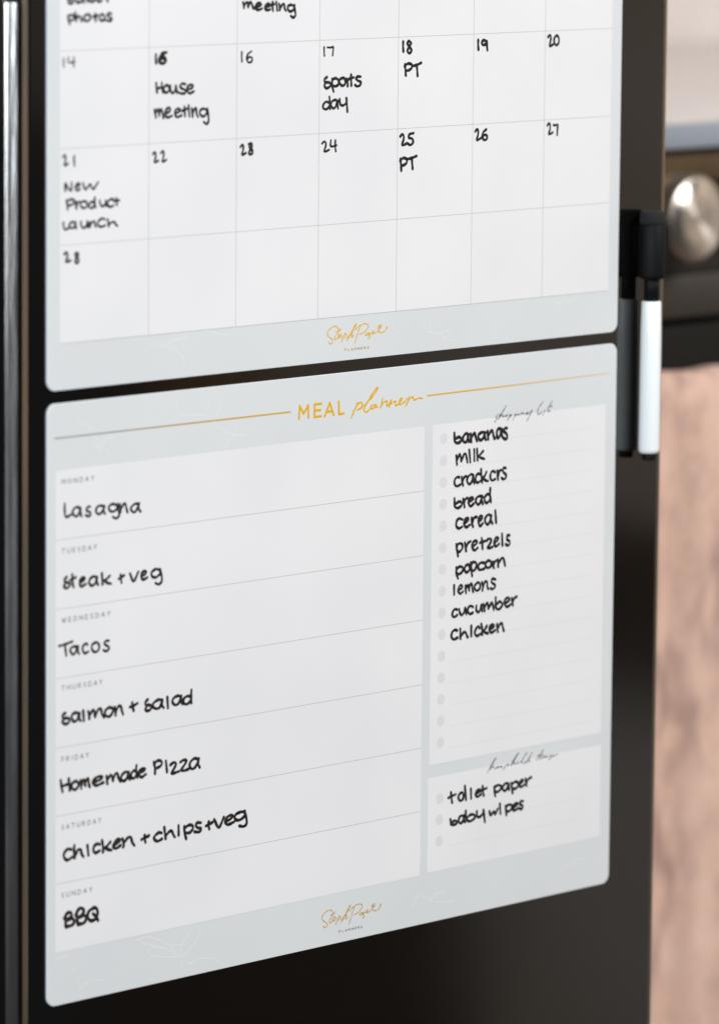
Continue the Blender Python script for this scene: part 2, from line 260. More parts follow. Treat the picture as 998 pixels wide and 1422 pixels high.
'Tacos': (0.6,[[(763,17849),(1189,17888),(1646,17974)],[(1156,17864),(1193,17619),(1246,17323)],[(2001,17653),(1803,17718),(1551,17660),(1525,17509),(1681,17329),(1856,17401),(1978,17695)],[(2036,17692),(2025,17456),(2095,17317)],[(2668,17696),(2578,17772),(2374,17672),(2334,17494),(2475,17295),(2722,17352)],[(3241,17750),(2979,17662),(2976,17416),(3192,17267),(3407,17357),(3446,17580),(3306,17747),(3149,17747)],[(4100,17732),(3905,17748),(3792,17638),(3947,17514),(4132,17392),(4078,17290),(3896,17228),(3740,17308)]]),
'salmon + salad': (0.72,[[(1192,14493),(998,14413),(1040,14263),(1238,14240),(1461,14175),(1418,14002),(1195,13949),(984,14066),(1093,14215)],[(2134,14328),(1909,14427),(1641,14354),(1627,14167),(1749,14008),(1994,14066),(2111,14373)],[(2136,14369),(2108,14114),(2216,13988)],[(2379,14464),(2432,13963)],[(2719,14378),(2780,14152),(2790,14011)],[(2796,14154),(2984,14378),(3108,14390),(3190,14057)],[(3209,14145),(3407,14409),(3589,14372),(3643,14141),(3793,13962)],[(4138,14404),(3900,14300),(3853,14093),(4099,13948),(4307,14057),(4402,14264),(4256,14387),(4073,14404)],[(4502,14382),(4570,14145),(4569,13967)],[(4585,14159),(4761,14394),(4920,14378),(5003,14138),(5077,13957)],[(5707,14453),(5732,14263),(5813,14034)],[(5551,14252),(5782,14285),(6062,14377)],[(6776,14485),(6612,14366),(6639,14214),(6812,14207),(7005,14133),(6972,13961),(6731,13912),(6606,14013),(6738,14177)],[(7784,14322),(7529,14377),(7219,14282),(7110,14116),(7335,13953),(7620,14001),(7759,14350)],[(7794,14329),(7748,14088),(7877,13934)],[(8127,14441),(8176,13885)],[(9108,14325),(8876,14412),(8560,14328),(8488,14135),(8673,13976),(8934,14039),(9099,14380)],[(9101,14382),(9085,14128),(9191,13953)],[(9758,14249),(9535,14320),(9272,14200),(9281,13988),(9507,13913),(9751,14051)],[(9808,14586),(9788,14286),(9815,13931)]]),
'Homemade Pizza': (0.72,[[(879,11206),(930,10918),(1003,10618)],[(1415,11222),(1457,10889),(1496,10620)],[(923,10867),(1186,10928),(1451,10954)],[(1821,11018),(1626,10937),(1635,10728),(1809,10604),(2006,10698),(2087,10856),(1905,11037),(1765,10982)],[(2198,11027),(2250,10814),(2264,10619)],[(2268,10798),(2364,11017),(2448,11006),(2552,10718)],[(2473,10790),(2650,11028),(2743,11026),(2766,10786),(2829,10613)],[(3089,10810),(3475,10870),(3682,10986),(3467,11056),(3139,10956),(3031,10785),(3287,10625),(3764,10711)],[(3964,11003),(3990,10805),(4029,10603)],[(3994,10777),(4219,10999),(4319,10975),(4412,10705)],[(4390,10765),(4586,11055),(4720,11008),(4791,10782),(4903,10606)],[(5463,10956),(5294,11042),(5063,10949),(4951,10762),(5102,10600),(5326,10683),(5456,11009)],[(5494,10991),(5465,10758),(5560,10623)],[(6001,10959),(5834,11034),(5661,10903),(5649,10712),(5842,10638),(6020,10792)],[(6009,11263),(5999,11004),(6083,10651)],[(6210,10860),(6469,10924),(6624,11011),(6475,11059),(6238,10975),(6155,10811),(6366,10627),(6661,10737)],[(7211,11285),(7286,10967),(7295,10676)],[(7210,11158),(7478,11317),(7744,11234),(7733,11055),(7515,10969),(7303,10925)],[(8044,11218),(8128,10656)],[(8354,10977),(8573,11073),(8753,10999),(8638,10789),(8423,10559),(8583,10533),(8971,10580)],[(9052,11033),(9287,11111),(9484,11040),(9308,10820),(9118,10628),(9327,10566),(9644,10610)],[(10326,10997),(10068,11090),(9807,10984),(9702,10779),(9873,10573),(10138,10674),(10356,11041)],[(10330,11050),(10308,10767),(10420,10584)]]),
'Chicken + chips + veg': (0.76,[[(1596,7668),(1347,7721),(1122,7554),(1109,7355),(1313,7177),(1666,7274)],[(1798,7835),(1785,7557),(1821,7209)],[(1873,7348),(2038,7574),(2223,7567),(2277,7367),(2404,7200)],[(2680,7725),(2750,7214)],[(3503,7639),(3364,7699),(3145,7616),(3079,7396),(3252,7261),(3506,7328)],[(3663,7823),(3733,7516),(3735,7222)],[(4235,7665),(3960,7456),(3779,7409)],[(3830,7430),(4029,7331),(4298,7243)],[(4477,7481),(4725,7541),(4918,7650),(4774,7729),(4560,7637),(4427,7416),(4632,7283),(4930,7389)],[(5061,7716),(5150,7430),(5118,7279)],[(5137,7470),(5435,7706),(5631,7693),(5738,7429),(5881,7257)],[(6584,7674),(6598,7489),(6648,7303)],[(6374,7478),(6617,7533),(6893,7612)],[(7765,7613),(7575,7664),(7350,7567),(7227,7428),(7453,7240),(7797,7308)],[(7945,7886),(8001,7581),(8050,7278)],[(8040,7411),(8307,7613),(8482,7599),(8573,7425),(8682,7284)],[(8944,7817),(8956,7327)],[(9353,7727),(9370,7395),(9487,7073)],[(9358,7609),(9661,7749),(9940,7673),(9938,7501),(9707,7349),(9442,7395)],[(10509,7749),(10249,7785),(10157,7647),(10308,7516),(10524,7449),(10446,7301),(10219,7317),(10068,7354)],[(11078,7730),(11048,7551),(11116,7339)],[(10877,7534),(11082,7572),(11348,7660)],[(11461,7786),(11790,7331),(12145,7806)],[(12302,7573),(12604,7641),(12784,7772),(12598,7835),(12341,7748),(12243,7531),(12447,7383),(12872,7463)],[(13597,7873),(13338,7906),(12954,7802),(12974,7570),(13287,7507),(13620,7662),(13650,7906)],[(13610,7921),(13750,7550),(13770,7237),(13550,7133),(13259,7202)]]),
'BBQ': (0.85,[[(1208,4422),(1207,4141),(1237,3851)],[(1117,4304),(1304,4511),(1548,4523),(1616,4325),(1307,4209)],[(1284,4165),(1660,4215),(1784,4026),(1648,3881),(1264,3856)],[(1953,4480),(1977,4137),(2051,3838)],[(1885,4343),(2119,4620),(2387,4581),(2409,4368),(2071,4191)],[(2099,4197),(2493,4234),(2606,4059),(2431,3861),(2057,3858)],[(3088,4516),(2802,4406),(2691,4157),(2895,3914),(3239,3944),(3374,4232),(3287,4476),(3073,4524)],[(3070,4228),(3255,4057),(3409,3845)]]),
'bananas': (0.8,[[(29044,25887),(29070,25606),(29097,25432),(29290,25340),(29553,25415),(29569,25541),(29402,25652),(29158,25581)],[(30117,25699),(29959,25798),(29772,25677),(29691,25501),(29862,25328),(30037,25398),(30137,25721)],[(30123,25711),(30115,25489),(30211,25340)],[(30303,25736),(30338,25501),(30372,25312)],[(30323,25521),(30554,25743),(30621,25748),(30717,25516),(30807,25322)],[(31429,25708),(31221,25749),(30962,25669),(30916,25494),(31057,25348),(31263,25406),(31438,25713)],[(31437,25717),(31403,25498),(31507,25327)],[(31628,25773),(31661,25525),(31694,25338)],[(31685,25502),(31887,25737),(32007,25762),(32107,25487),(32205,25320)],[(32757,25744),(32549,25844),(32393,25741),(32356,25553),(32445,25334),(32621,25453),(32720,25797)],[(32774,25778),(32750,25518),(32832,25346)],[(33154,25804),(33015,25820),(32913,25659),(33074,25560),(33175,25430),(33170,25271),(33007,25234),(32883,25313)]]),
'milk': (0.68,[[(29220,24695),(29237,24426),(29276,24213)],[(29281,24435),(29441,24698),(29515,24715),(29612,24348)],[(29630,24404),(29822,24707),(29949,24713),(30037,24440),(30089,24255)],[(30217,24902),(30310,24249)],[(30601,24901),(30626,24286)],[(30823,24907),(30847,24570),(30877,24292)],[(31311,24751),(31032,24549),(30889,24484)],[(30937,24499),(31114,24413),(31402,24319)]]),
'crackers': (0.7,[[(29464,23509),(29351,23549),(29142,23461),(29101,23217),(29274,23064),(29553,23122)],[(29643,23523),(29702,23223),(29768,23059)],[(29725,23290),(29839,23477),(30005,23534)],[(30574,23491),(30393,23601),(30132,23462),(30076,23265),(30239,23085),(30438,23193),(30536,23515)],[(30556,23541),(30597,23234),(30645,23096)],[(31078,23530),(30959,23586),(30778,23473),(30743,23228),(30901,23104),(31126,23178)],[(31155,23799),(31197,23449),(31257,23087)],[(31579,23609),(31414,23370),(31224,23343)],[(31307,23319),(31491,23186),(31711,23115)],[(32256,23537),(32088,23620),(31940,23526),(31896,23271),(32048,23118),(32278,23170)],[(32434,23610),(32467,23302),(32503,23115)],[(32546,23344),(32592,23568),(32736,23604)],[(33105,23688),(32928,23708),(32866,23546),(32987,23433),(33142,23312),(33110,23157),(32935,23102),(32782,23184)]]),
'bread': (0.74,[[(29111,22426),(29124,22173),(29157,21994),(29370,21900),(29642,21992),(29693,22144),(29482,22235),(29209,22135)],[(29797,22346),(29859,22110),(29898,21906)],[(29855,22113),(29963,22314),(30106,22373)],[(30232,22129),(30432,22211),(30579,22292),(30447,22373),(30253,22307),(30210,22090),(30366,21902),(30619,22019)],[(31316,22308),(31067,22385),(30833,22297),(30765,22136),(30943,21940),(31110,22014),(31267,22370)],[(31271,22368),(31245,22114),(31333,21935)],[(31894,22338),(31708,22422),(31462,22266),(31500,22045),(31676,21959),(31901,22123)],[(31902,22724),(31892,22403),(31964,21978)]]),
'cereal': (0.74,[[(29740,21257),(29527,21333),(29326,21252),(29265,20979),(29472,20812),(29729,20872)],[(29863,21046),(30115,21127),(30228,21231),(30155,21308),(29934,21217),(29896,20970),(30059,20820),(30334,20919)],[(30465,21287),(30486,21007),(30586,20791)],[(30560,21044),(30657,21257),(30864,21290)],[(31040,21033),(31191,21107),(31310,21253),(31174,21327),(31029,21192),(31003,20997),(31128,20779),(31343,20896)],[(32013,21205),(31808,21324),(31580,21213),(31513,21007),(31693,20809),(31876,20914),(32006,21267)],[(32007,21255),(31984,20996),(32110,20814)],[(32323,21481),(32398,20828)]]),
'pretzels': (0.72,[[(29300,19991),(29350,19662),(29438,19344)],[(29315,19885),(29525,20015),(29755,19933),(29766,19735),(29555,19567),(29378,19620)],[(29959,20011),(30018,19739),(30065,19548)],[(30072,19748),(30188,19951),(30395,20036)],[(30536,19749),(30817,19839),(30920,19962),(30760,20035),(30560,19929),(30520,19717),(30735,19521),(30964,19635)],[(31273,20110),(31328,19771),(31354,19537)],[(31134,19889),(31521,19937)],[(31649,19940),(31849,20032),(32043,19951),(31923,19748),(31727,19573),(31879,19528),(32141,19565)],[(32327,19784),(32507,19868),(32590,19975),(32454,20050),(32318,19954),(32258,19744),(32407,19568),(32650,19675)],[(32872,20190),(32924,19557)],[(33477,20045),(33294,20074),(33274,19891),(33302,19830),(33489,19728),(33468,19558),(33313,19524),(33177,19610)]]),
'popcorn': (0.74,[[(29315,18754),(29329,18463),(29448,18172)],[(29357,18668),(29569,18777),(29823,18699),(29812,18525),(29598,18382),(29413,18420)],[(30157,18818),(30002,18739),(29977,18530),(30136,18414),(30335,18516),(30340,18709),(30248,18814),(30109,18816)],[(30442,18904),(30486,18524),(30556,18178)],[(30462,18766),(30621,18908),(30862,18829),(30874,18618),(30686,18437),(30533,18491)],[(31464,18778),(31298,18821),(31088,18749),(31026,18567),(31154,18442),(31509,18464)],[(31791,18883),(31615,18780),(31618,18583),(31767,18483),(32013,18536),(32048,18744),(31909,18861),(31751,18833)],[(32203,18764),(32197,18573),(32269,18427)],[(32244,18595),(32319,18750),(32516,18812)],[(32571,18845),(32592,18622),(32608,18455)],[(32610,18632),(32841,18866),(33002,18873),(33102,18628),(33150,18466)]]),
'lemons': (0.68,[[(29157,17837),(29170,17338)],[(29520,17538),(29702,17591),(29792,17678),(29691,17787),(29534,17682),(29482,17483),(29659,17324),(29848,17421)],[(30054,17727),(30051,17524),(30098,17320)],[(30057,17519),(30204,17714),(30246,17736),(30342,17424)],[(30318,17493),(30427,17752),(30535,17745),(30587,17493),(30657,17318)],[(30973,17768),(30775,17651),(30763,17483),(30948,17347),(31160,17438),(31196,17621),(31102,17764),(30954,17771)],[(31329,17767),(31401,17525),(31384,17316)],[(31438,17487),(31564,17753),(31743,17726),(31756,17514),(31839,17347)],[(32408,17795),(32158,17865),(32083,17697),(32223,17595),(32393,17483),(32335,17358),(32151,17308),(32022,17369)]]),
'cucumber': (0.72,[[(29403,16501),(29252,16554),(29119,16471),(29037,16269),(29193,16133),(29429,16215)],[(29569,16511),(29642,16288),(29795,16180),(29960,16295),(30043,16532)],[(30049,16512),(30107,16273),(30136,16197)],[(30651,16507),(30488,16595),(30282,16506),(30253,16304),(30432,16159),(30648,16209)],[(30921,16543),(30919,16308),(31094,16187),(31232,16312),(31326,16561)],[(31298,16536),(31357,16291),(31373,16214)],[(31474,16570),(31530,16336),(31570,16194)],[(31550,16366),(31729,16581),(31818,16578),(31871,16294)],[(31904,16336),(32106,16595),(32146,16565),(32249,16367),(32296,16189)],[(32437,16826),(32441,16496),(32468,16276),(32667,16162),(32891,16269),(32973,16426),(32749,16573),(32537,16448)],[(33180,16409),(33430,16519),(33542,16619),(33398,16721),(33183,16615),(33148,16401),(33343,16228),(33626,16316)],[(33722,16655),(33754,16443),(33819,16253)],[(33800,16428),(33933,16630),(34110,16692)]]),
'chicken': (0.74,[[(29439,15382),(29277,15447),(29050,15341),(29000,15104),(29166,14949),(29485,15003)],[(29675,15454),(29694,15190),(29704,14924)],[(29716,15036),(29940,15232),(30101,15214),(30187,15048),(30275,14937)],[(30539,15519),(30547,14966)],[(31194,15322),(31093,15427),(30913,15316),(30817,15086),(31006,14925),(31272,15011)],[(31322,15529),(31400,15227),(31404,14936)],[(31766,15381),(31587,15182),(31428,15139)],[(31449,15131),(31632,15038),(31860,14964)],[(31970,15180),(32231,15231),(32334,15316),(32221,15415),(32002,15310),(31965,15133),(32129,14978),(32431,15066)],[(32573,15376),(32596,15165),(32638,14964)],[(32637,15128),(32823,15368),(32967,15360),(33044,15129),(33115,14958)]]),
'toilet paper': (0.72,[[(29097,6777),(29147,6447),(29203,6200)],[(28901,6506),(29448,6617)],[(29883,6647),(29717,6537),(29702,6344),(29853,6218),(30045,6296),(30071,6499),(29986,6645),(29824,6629)],[(30182,6971),(30282,6215)],[(30660,6758),(30689,6239)],[(31072,6423),(31295,6494),(31397,6578),(31267,6635),(31106,6566),(31041,6388),(31202,6251),(31468,6356)],[(31580,6773),(31615,6487),(31687,6250)],[(31431,6538),(31902,6622)],[(32515,6618),(32545,6353),(32605,6099)],[(32528,6563),(32780,6664),(33050,6581),(33028,6415),(32779,6298),(32596,6349)],[(33654,6604),(33452,6685),(33250,6581),(33168,6446),(33327,6278),(33519,6354),(33629,6635)],[(33645,6632),(33679,6414),(33705,6293)],[(33860,6640),(33921,6345),(33987,6073)],[(33894,6549),(34162,6656),(34374,6608),(34416,6391),(34179,6283),(33960,6327)],[(34568,6483),(34720,6564),(34815,6643),(34754,6693),(34592,6635),(34513,6436),(34669,6315),(34922,6389)],[(35020,6716),(35051,6494),(35107,6329)],[(35093,6505),(35249,6666),(35475,6731)]]),
'baby wipes': (0.72,[[(29071,5334),(29127,5170),(29117,5048),(29312,4990),(29547,5033),(29600,5130),(29405,5211),(29195,5124)],[(30167,5345),(29991,5405),(29781,5344),(29729,5150),(29856,5003),(30041,5082),(30143,5379)],[(30163,5382),(30137,5132),(30238,5017)],[(30276,5618),(30291,5311),(30367,5129),(30601,5009),(30938,5101),(31023,5250),(30722,5362),(30422,5263)],[(31151,5471),(31192,5179),(31406,5147),(31642,5289),(31679,5476)],[(31700,5450),(31745,5101),(31799,4817)],[(32147,5332),(32260,5098),(32491,5286),(32613,5110),(32812,5374)],[(32974,5627),(33035,5082)],[(33431,5448),(33476,5174),(33520,4932)],[(33445,5370),(33677,5479),(33934,5414),(33904,5231),(33726,5117),(33513,5157)],[(34075,5266),(34289,5332),(34421,5434),(34263,5474),(34081,5408),(34004,5223),(34155,5101),(34445,5175)],[(34833,5513),(34664,5538),(34570,5406),(34691,5333),(34814,5260),(34791,5140),(34652,5098),(34551,5188)]])}}
PRINT = {'MEAL': [[(17382,27591),(17427,28249)],[(17427,28249),(17715,27829)],[(17715,27829),(18037,28237)],[(18037,28237),(18075,27593)],[(18511,28243),(18508,27595)],[(18511,28243),(18997,28241)],[(18515,27926),(18927,27922)],[(18508,27595),(18994,27599)],[(19259,27570),(19623,28236)],[(19623,28236),(19917,27583)],[(19373,27783),(19819,27798)],[(20282,28250),(20311,27588)],[(20311,27588),(20652,27612)]],
'planner': [[(21675,28080),(21486,27760),(21234,27335)],[(21380,27657),(21676,27968),(21911,28083),(22031,27955),(21893,27787),(21658,27702)],[(21872,27744),(22322,27976),(22856,28359),(23197,28727),(22961,28626),(22449,28092),(22164,27706),(22327,27528),(22563,27658)],[(23025,27875),(22755,27837),(22627,27698),(22843,27696),(23057,27887),(23005,27712),(23189,27757)],[(23563,28146),(23490,27935),(23407,27680)],[(23438,27767),(23566,27892),(23750,27967),(23902,27970),(23860,27853),(23873,27732),(24056,27853),(24195,28006)],[(24206,28020),(24121,27847),(24037,27659)],[(24068,27732),(24230,27854),(24403,27915),(24545,27911),(24492,27803),(24516,27696),(24690,27742),(24841,27835)],[(24797,27853),(24971,27930),(25035,28045),(24882,28012),(24797,27868),(24843,27730),(25061,27772),(25278,27890),(25408,27985)],[(25560,28078),(25454,27831),(25304,27603)],[(25368,27748),(25562,27943),(25780,28046),(25869,27994),(25892,27887),(26068,27903),(26298,27952),(26574,27908)]],
'signature': [[(20222,31855),(20169,32036),(19964,32126),(19659,32049),(19439,31888),(19428,31712),(19601,31567),(19794,31430),(19783,31289),(19605,31249),(19508,31353)],[(20393,31976),(20172,31793),(19952,31542),(20017,31440),(20207,31533)],[(20044,31837),(20349,31891)],[(20226,31545),(20397,31666),(20313,31716),(20206,31591),(20290,31492),(20493,31615)],[(20697,31712),(20559,31500),(20433,31278)],[(20590,31551),(20735,31682),(20826,31592),(20655,31471)],[(20879,31455),(21196,31766),(21448,32103),(21544,32132),(21323,31846),(20848,31337)],[(21038,31577),(21248,31673),(21174,31456),(21339,31560)],[(21835,32032),(21647,31645),(21434,31162)],[(21464,31836),(21771,32028),(22156,32108),(22415,32028),(22372,31853),(22097,31658),(21776,31592)],[(22498,31608),(22279,31601),(22228,31493),(22409,31539),(22498,31608),(22461,31464)],[(22646,31642),(22518,31531),(22585,31379),(22424,31333)],[(22693,31563),(22872,31671),(22775,31687),(22745,31546),(23016,31594),(23196,31716),(23270,31943),(23167,31905),(23209,31670),(23406,31558),(23652,31617),(23819,31762),(23856,31858),(23779,31791)],[(23271,31911),(23338,31786),(23400,31934),(23348,31964)]],
'shopping list': [[(32425,26605),(32279,26468),(32378,26345),(32173,26213)],[(32450,26454),(32830,26732),(33092,27010),(32830,26732),(32467,26313)],[(32627,26499),(32833,26557),(32799,26425),(32968,26481)],[(33131,26533),(32999,26439),(33147,26457),(33220,26521)],[(33391,26537),(33211,26227)],[(33355,26450),(33548,26494),(33401,26376)],[(33801,26513),(33621,26188)],[(33743,26433),(33921,26474),(33804,26363)],[(34062,26507),(34011,26411),(34175,26463)],[(34285,26534),(34235,26428)],[(34264,26476),(34435,26532),(34422,26423),(34563,26481)],[(34809,26522),(34624,26436),(34819,26441),(35176,26592),(34999,26396),(34744,26056)],[(36025,27001),(35818,26817),(35597,26558),(35617,26325),(35811,26415)],[(35930,26481),(35887,26374)],[(36186,26521),(36113,26406),(35995,26275)],[(36781,26991),(36515,26685),(36400,26413),(36595,26467)],[(36424,26667),(36764,26690)]],
'household items': [[(31961,7439),(32288,7862),(32641,8181),(32436,7944),(32145,7567)],[(32218,7643),(32440,7720),(32518,7578),(32629,7614)],[(32800,7683),(32681,7617),(32816,7589),(32875,7663)],[(32979,7680),(32951,7572),(33099,7664),(33101,7572)],[(33399,7665),(33304,7535),(33194,7407)],[(33490,7653),(33601,7730),(33505,7626),(33655,7652)],[(33791,7613),(34086,7931),(34442,8216),(34235,7988),(33866,7603)],[(33903,7624),(34127,7742),(34107,7612),(34242,7646)],[(34429,7733),(34317,7646),(34453,7638)],[(34633,7717),(34589,7610),(34708,7722)],[(35138,8151),(34878,7930),(34694,7673),(34809,7571)],[(35034,7679),(34907,7609),(35059,7574),(35533,8100),(35260,7726),(35240,7601),(35376,7635)],[(35905,7719),(35831,7621)],[(36460,8123),(36206,7910),(36020,7678),(36136,7612)],[(35979,7837),(36397,7859)],[(36247,7751),(36322,7818),(36210,7679),(36401,7690)],[(36452,7775),(36424,7666),(36590,7757),(36577,7656),(36743,7737),(36760,7643)],[(37048,7749),(36935,7687),(37051,7620),(36916,7509)],[(37202,7729),(37097,7614),(37279,7667),(37585,7705)]]}
FLORAL = {'meal_bottom': [[(9358,190),(9171,813),(8905,1299),(8193,1855),(7586,2201),(6882,2459),(6082,2438)],[(9170,1035),(9167,1627),(9612,2075),(9914,2575)],[(9170,1035),(9921,1508),(10428,2021),(10467,2430)],[(9170,1035),(8397,1528),(8497,1733),(9207,1695)],[(9170,1065),(8196,1221),(7288,1410),(6825,1734),(7286,1852),(8194,1634)],[(9620,593),(10539,757),(11464,608),(12189,104)],[(2274,106),(2136,855),(1882,1404),(1550,1893)],[(2195,627),(2920,872),(3805,756)],[(579,2266),(1160,2389),(1452,2270)],[(6082,2438),(6783,2078),(7588,1848),(8397,1484)]],
'meal_top': [[(8527,29236),(8753,28896),(8936,28450)],[(8936,28450),(9960,28389),(10716,28305)],[(11015,29039),(10790,28624),(10899,28182)],[(11470,29111),(11809,28650),(11325,28039),(11480,27646),(12093,27378)],[(12093,27378),(12402,26862),(11976,26626)],[(12552,27285),(12710,26672)],[(12093,27378),(12860,27150),(13784,27050)],[(12857,27477),(12707,27108),(13475,27153)],[(1992,28700),(2570,28494),(3005,28299)],[(3473,27092),(3370,27579),(3151,27969)],[(3007,27504),(4027,27023),(4174,26819)],[(3473,27092),(3879,27695),(4464,27752)]],
'meal_right': [[(26680,1657),(27528,1180),(28375,935),(29394,862)],[(27528,1180),(28029,1454),(28705,1469)],[(26187,1093),(26680,1657)],[(38168,1422),(38969,1484),(39869,1293)],[(38969,1484),(39144,1638),(40221,1602)]],
'cal_right': [[(26460,32424),(26551,31855),(26889,31382),(27888,31143)],[(27888,31143),(28301,31340),(28722,31084)],[(27125,32154),(27048,31765),(26889,31382)],[(27888,31143),(28476,30818),(29062,30777)],[(36894,32190),(37943,32237),(38644,32307)]],
'cal_left': [[(6939,32097),(7830,31926),(8577,31765)],[(7830,31926),(8425,32205),(9323,32302)],[(8577,31765),(9179,31292),(9182,30755)],[(10677,32584),(11436,32369),(12504,32132)]]}
CAPS = {'M': '0,0 0,1|0,1 .5,.35|.5,.35 1,1|1,1 1,0', 'O': '.5,1 .1,.8 0,.5 .1,.2 .5,0 .9,.2 1,.5 .9,.8 .5,1', 'N': '0,0 0,1|0,1 1,0|1,0 1,1',
        'D': '0,0 0,1|0,1 .5,1 .9,.75 .95,.5 .9,.25 .5,0 0,0', 'A': '0,0 .5,1|.5,1 1,0|.2,.35 .8,.35', 'Y': '0,1 .5,.5|1,1 .5,.5|.5,.5 .5,0',
        'T': '0,1 1,1|.5,1 .5,0', 'U': '0,1 0,.35 .15,.08 .5,0 .85,.08 1,.35 1,1', 'E': '0,0 0,1|0,1 .85,1|0,.5 .75,.5|0,0 .85,0',
        'S': '.9,.85 .55,1 .15,.9 .12,.65 .5,.5 .88,.35 .85,.1 .5,0 .05,.12', 'W': '0,1 .25,0|.25,0 .5,.9|.5,.9 .75,0|.75,0 1,1', 'H': '0,0 0,1|1,0 1,1|0,.5 1,.5',
        'R': '0,0 0,1|0,1 .6,1 .85,.75 .6,.5 0,.5|.45,.5 .9,0', 'F': '0,0 0,1|0,1 .85,1|0,.5 .75,.5', 'I': '.5,0 .5,1', 'P': '0,0 0,1|0,1 .6,1 .85,.75 .6,.48 0,.48', 'L': '0,1 0,0|0,0 .8,0'}
CW = {'I': .3, 'M': 1.1, 'W': 1.25, 'E': .75, 'F': .75, 'L': .7, 'S': .75}
def caps(text, x0, x1, z, h):
    ws = [CW.get(c, .95) for c in text]; k = (x1 - x0) / (sum(ws) + .62 * (len(text) - 1)); L = []; x = x0
    for c, w in zip(text, ws):
        for st in CAPS[c].split('|'):
            L.append([(x + float(p.split(',')[0]) * w * k * .9, z + float(p.split(',')[1]) * h) for p in st.split()])
        x += (w + .62) * k
    return L

YS = -.0010      # front of the printed sheet
def sheet(name, x0, x1, z0, z1, lift, material, parent, label=None, r=.0004):
    return plate(name, x0, x1, z0, z1, YS + .0002, YS - lift, r, material, parent, 0, None, label)

# ------------------------------------------------------------------ large structure: splashback, and unseen pieces added for the door's reflections
W1 = box('kitchen_wall', 3.5, 3.6, -3.42, 1.5, -1.2, 2.6, M['wall']); W1['kind'] = 'structure'  # unseen wall put in to give the door a warm reflection
W3 = box('door_lintel', 3.52, 3.6, -4.6, -3.425, .12, 2.6, M['wall']); W3['kind'] = 'structure'  # added unseen piece, lightens the reflection at the door's upper left
for nm, a in (('door_frame', (3.44, 3.499, -3.46, -3.28, -1.2, .119)), ('wall_rail', (3.44, 3.499, -3.279, -.8, -.56, -.36)), ('wall_panelling', (3.30, 3.439, -3.42, -2.86, -1.9, -.80))):  # added unseen pieces that shape orange and dark parts of the door's reflection
    w = box(nm, *a, M['frame'] if nm == 'door_frame' else M['darkwood']); w['kind'] = 'structure'
W2 = box('splashback', .3, 3.4, .93, 1.0, -.6, 2.0, M['bench']); W2['kind'] = 'structure'

fr = thing('refrigerator', 'glossy black refrigerator with bronze edges that the two planner boards cling to', 'refrigerator')
plate('door_panel', -.0116, .4572, -.9, .95, .05, 0, .002, M['fridge'], fr, .0012)
plate('edge_trim', -.0146, -.0119, -.9, .95, .05, -.0004, .001, M['bronze'], fr, .0012, label='thin bronze trim down the left edge of the door')
plate('edge_trim', .4575, .4597, -.9, .95, .05, .0006, .0008, M['bronze'], fr, .0007, label='thin bronze trim down the right edge of the door')
box('door_seal', -.030, -.0151, .012, .06, -.9, .95, M['seal'], fr)
plate('side_door_panel', -.5, -.0253, -.9, .95, .05, .001, .002, M['fridge'], fr, .001, label='neighbouring black door at the far left')
prof = [(-.0252, .0040), (-.0251, .0016), (-.0246, .0010), (-.0211, -.0022), (-.0206, -.0024), (-.0202, -.0020), (-.0200, .0040)]
V = []; F = []; n = len(prof)
zs = [-.9 + (.4885 + .9) * k / 40 for k in range(41)] + [.4900, .4912, .4920]
for k, z in enumerate(zs):
    s = 1 if k < 41 else (.95, .8, .5)[k - 41]
    for px, py in prof: V.append((-.0226 + (px + .0226) * s, .004 + (py - .004) * s, z))
for k in range(len(zs) - 1):
    for i in range(n - 1):
        a = k * n + i; F.append((a, a + 1, a + n + 1, a + n))
F.append(tuple((len(zs) - 1) * n + i for i in range(n)))
obj('steel_trim', V, F, M['chrome'], fr, False)
box('cabinet_body', -.49, .452, .0505, .62, -.9, .94, M['seal'], fr)

# benchtop and oven set back to the right of the refrigerator
bt = thing('benchtop', 'pale stone benchtop with a blue grey front edge above the oven', 'benchtop', (.9, .27, .38))
box('stone_slab', -.55, 1.4, .0005, .655, -.0095, .0075, M['bench'], bt, .0015)
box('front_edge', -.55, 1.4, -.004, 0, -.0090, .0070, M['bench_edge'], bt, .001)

ov = thing('oven', 'built-in black oven with a round steel knob below the benchtop', 'oven', (.9, .28, 0))
box('top_trim', -.45, 1.0, -.006, .05, .348, .3695, M['ovenbronze'], ov, .003)  # strip added to carry the oven glass's painted warm reflection
box('control_panel', -.45, 1.0, 0, .05, .2905, .3475, M['oven'], ov, .001)
box('lower_panel', -.45, 1.0, -.001, .05, .262, .290, M['oven_low'], ov, .002)
box('door', -.45, 1.0, .004, .05, -.45, .258, M['railblack'], ov, .002)
kb = lathe('knob', [(.0225, 0), (.0225, -.004), (.0262, -.006), (.0277, -.010), (.0280, -.024), (.0270, -.0272), (.0246, -.0288)],
           M['knobrim'], ov, 'Y', 72, (.7905 - .9, -.0005, .3282))
lathe('knob_face', [(.0245, -.0286), (.0243, -.0290), (.012, -.0289), (.001, -.0288)], M['knob'], kb, 'Y', 72)
hd = lathe('handle_rail', [(.0085, -.40), (.0085, .95)], M['railblack'], ov, 'Z', 24, (0, -.045, .2255))
hd.rotation_euler = (0, math.pi / 2, 0)

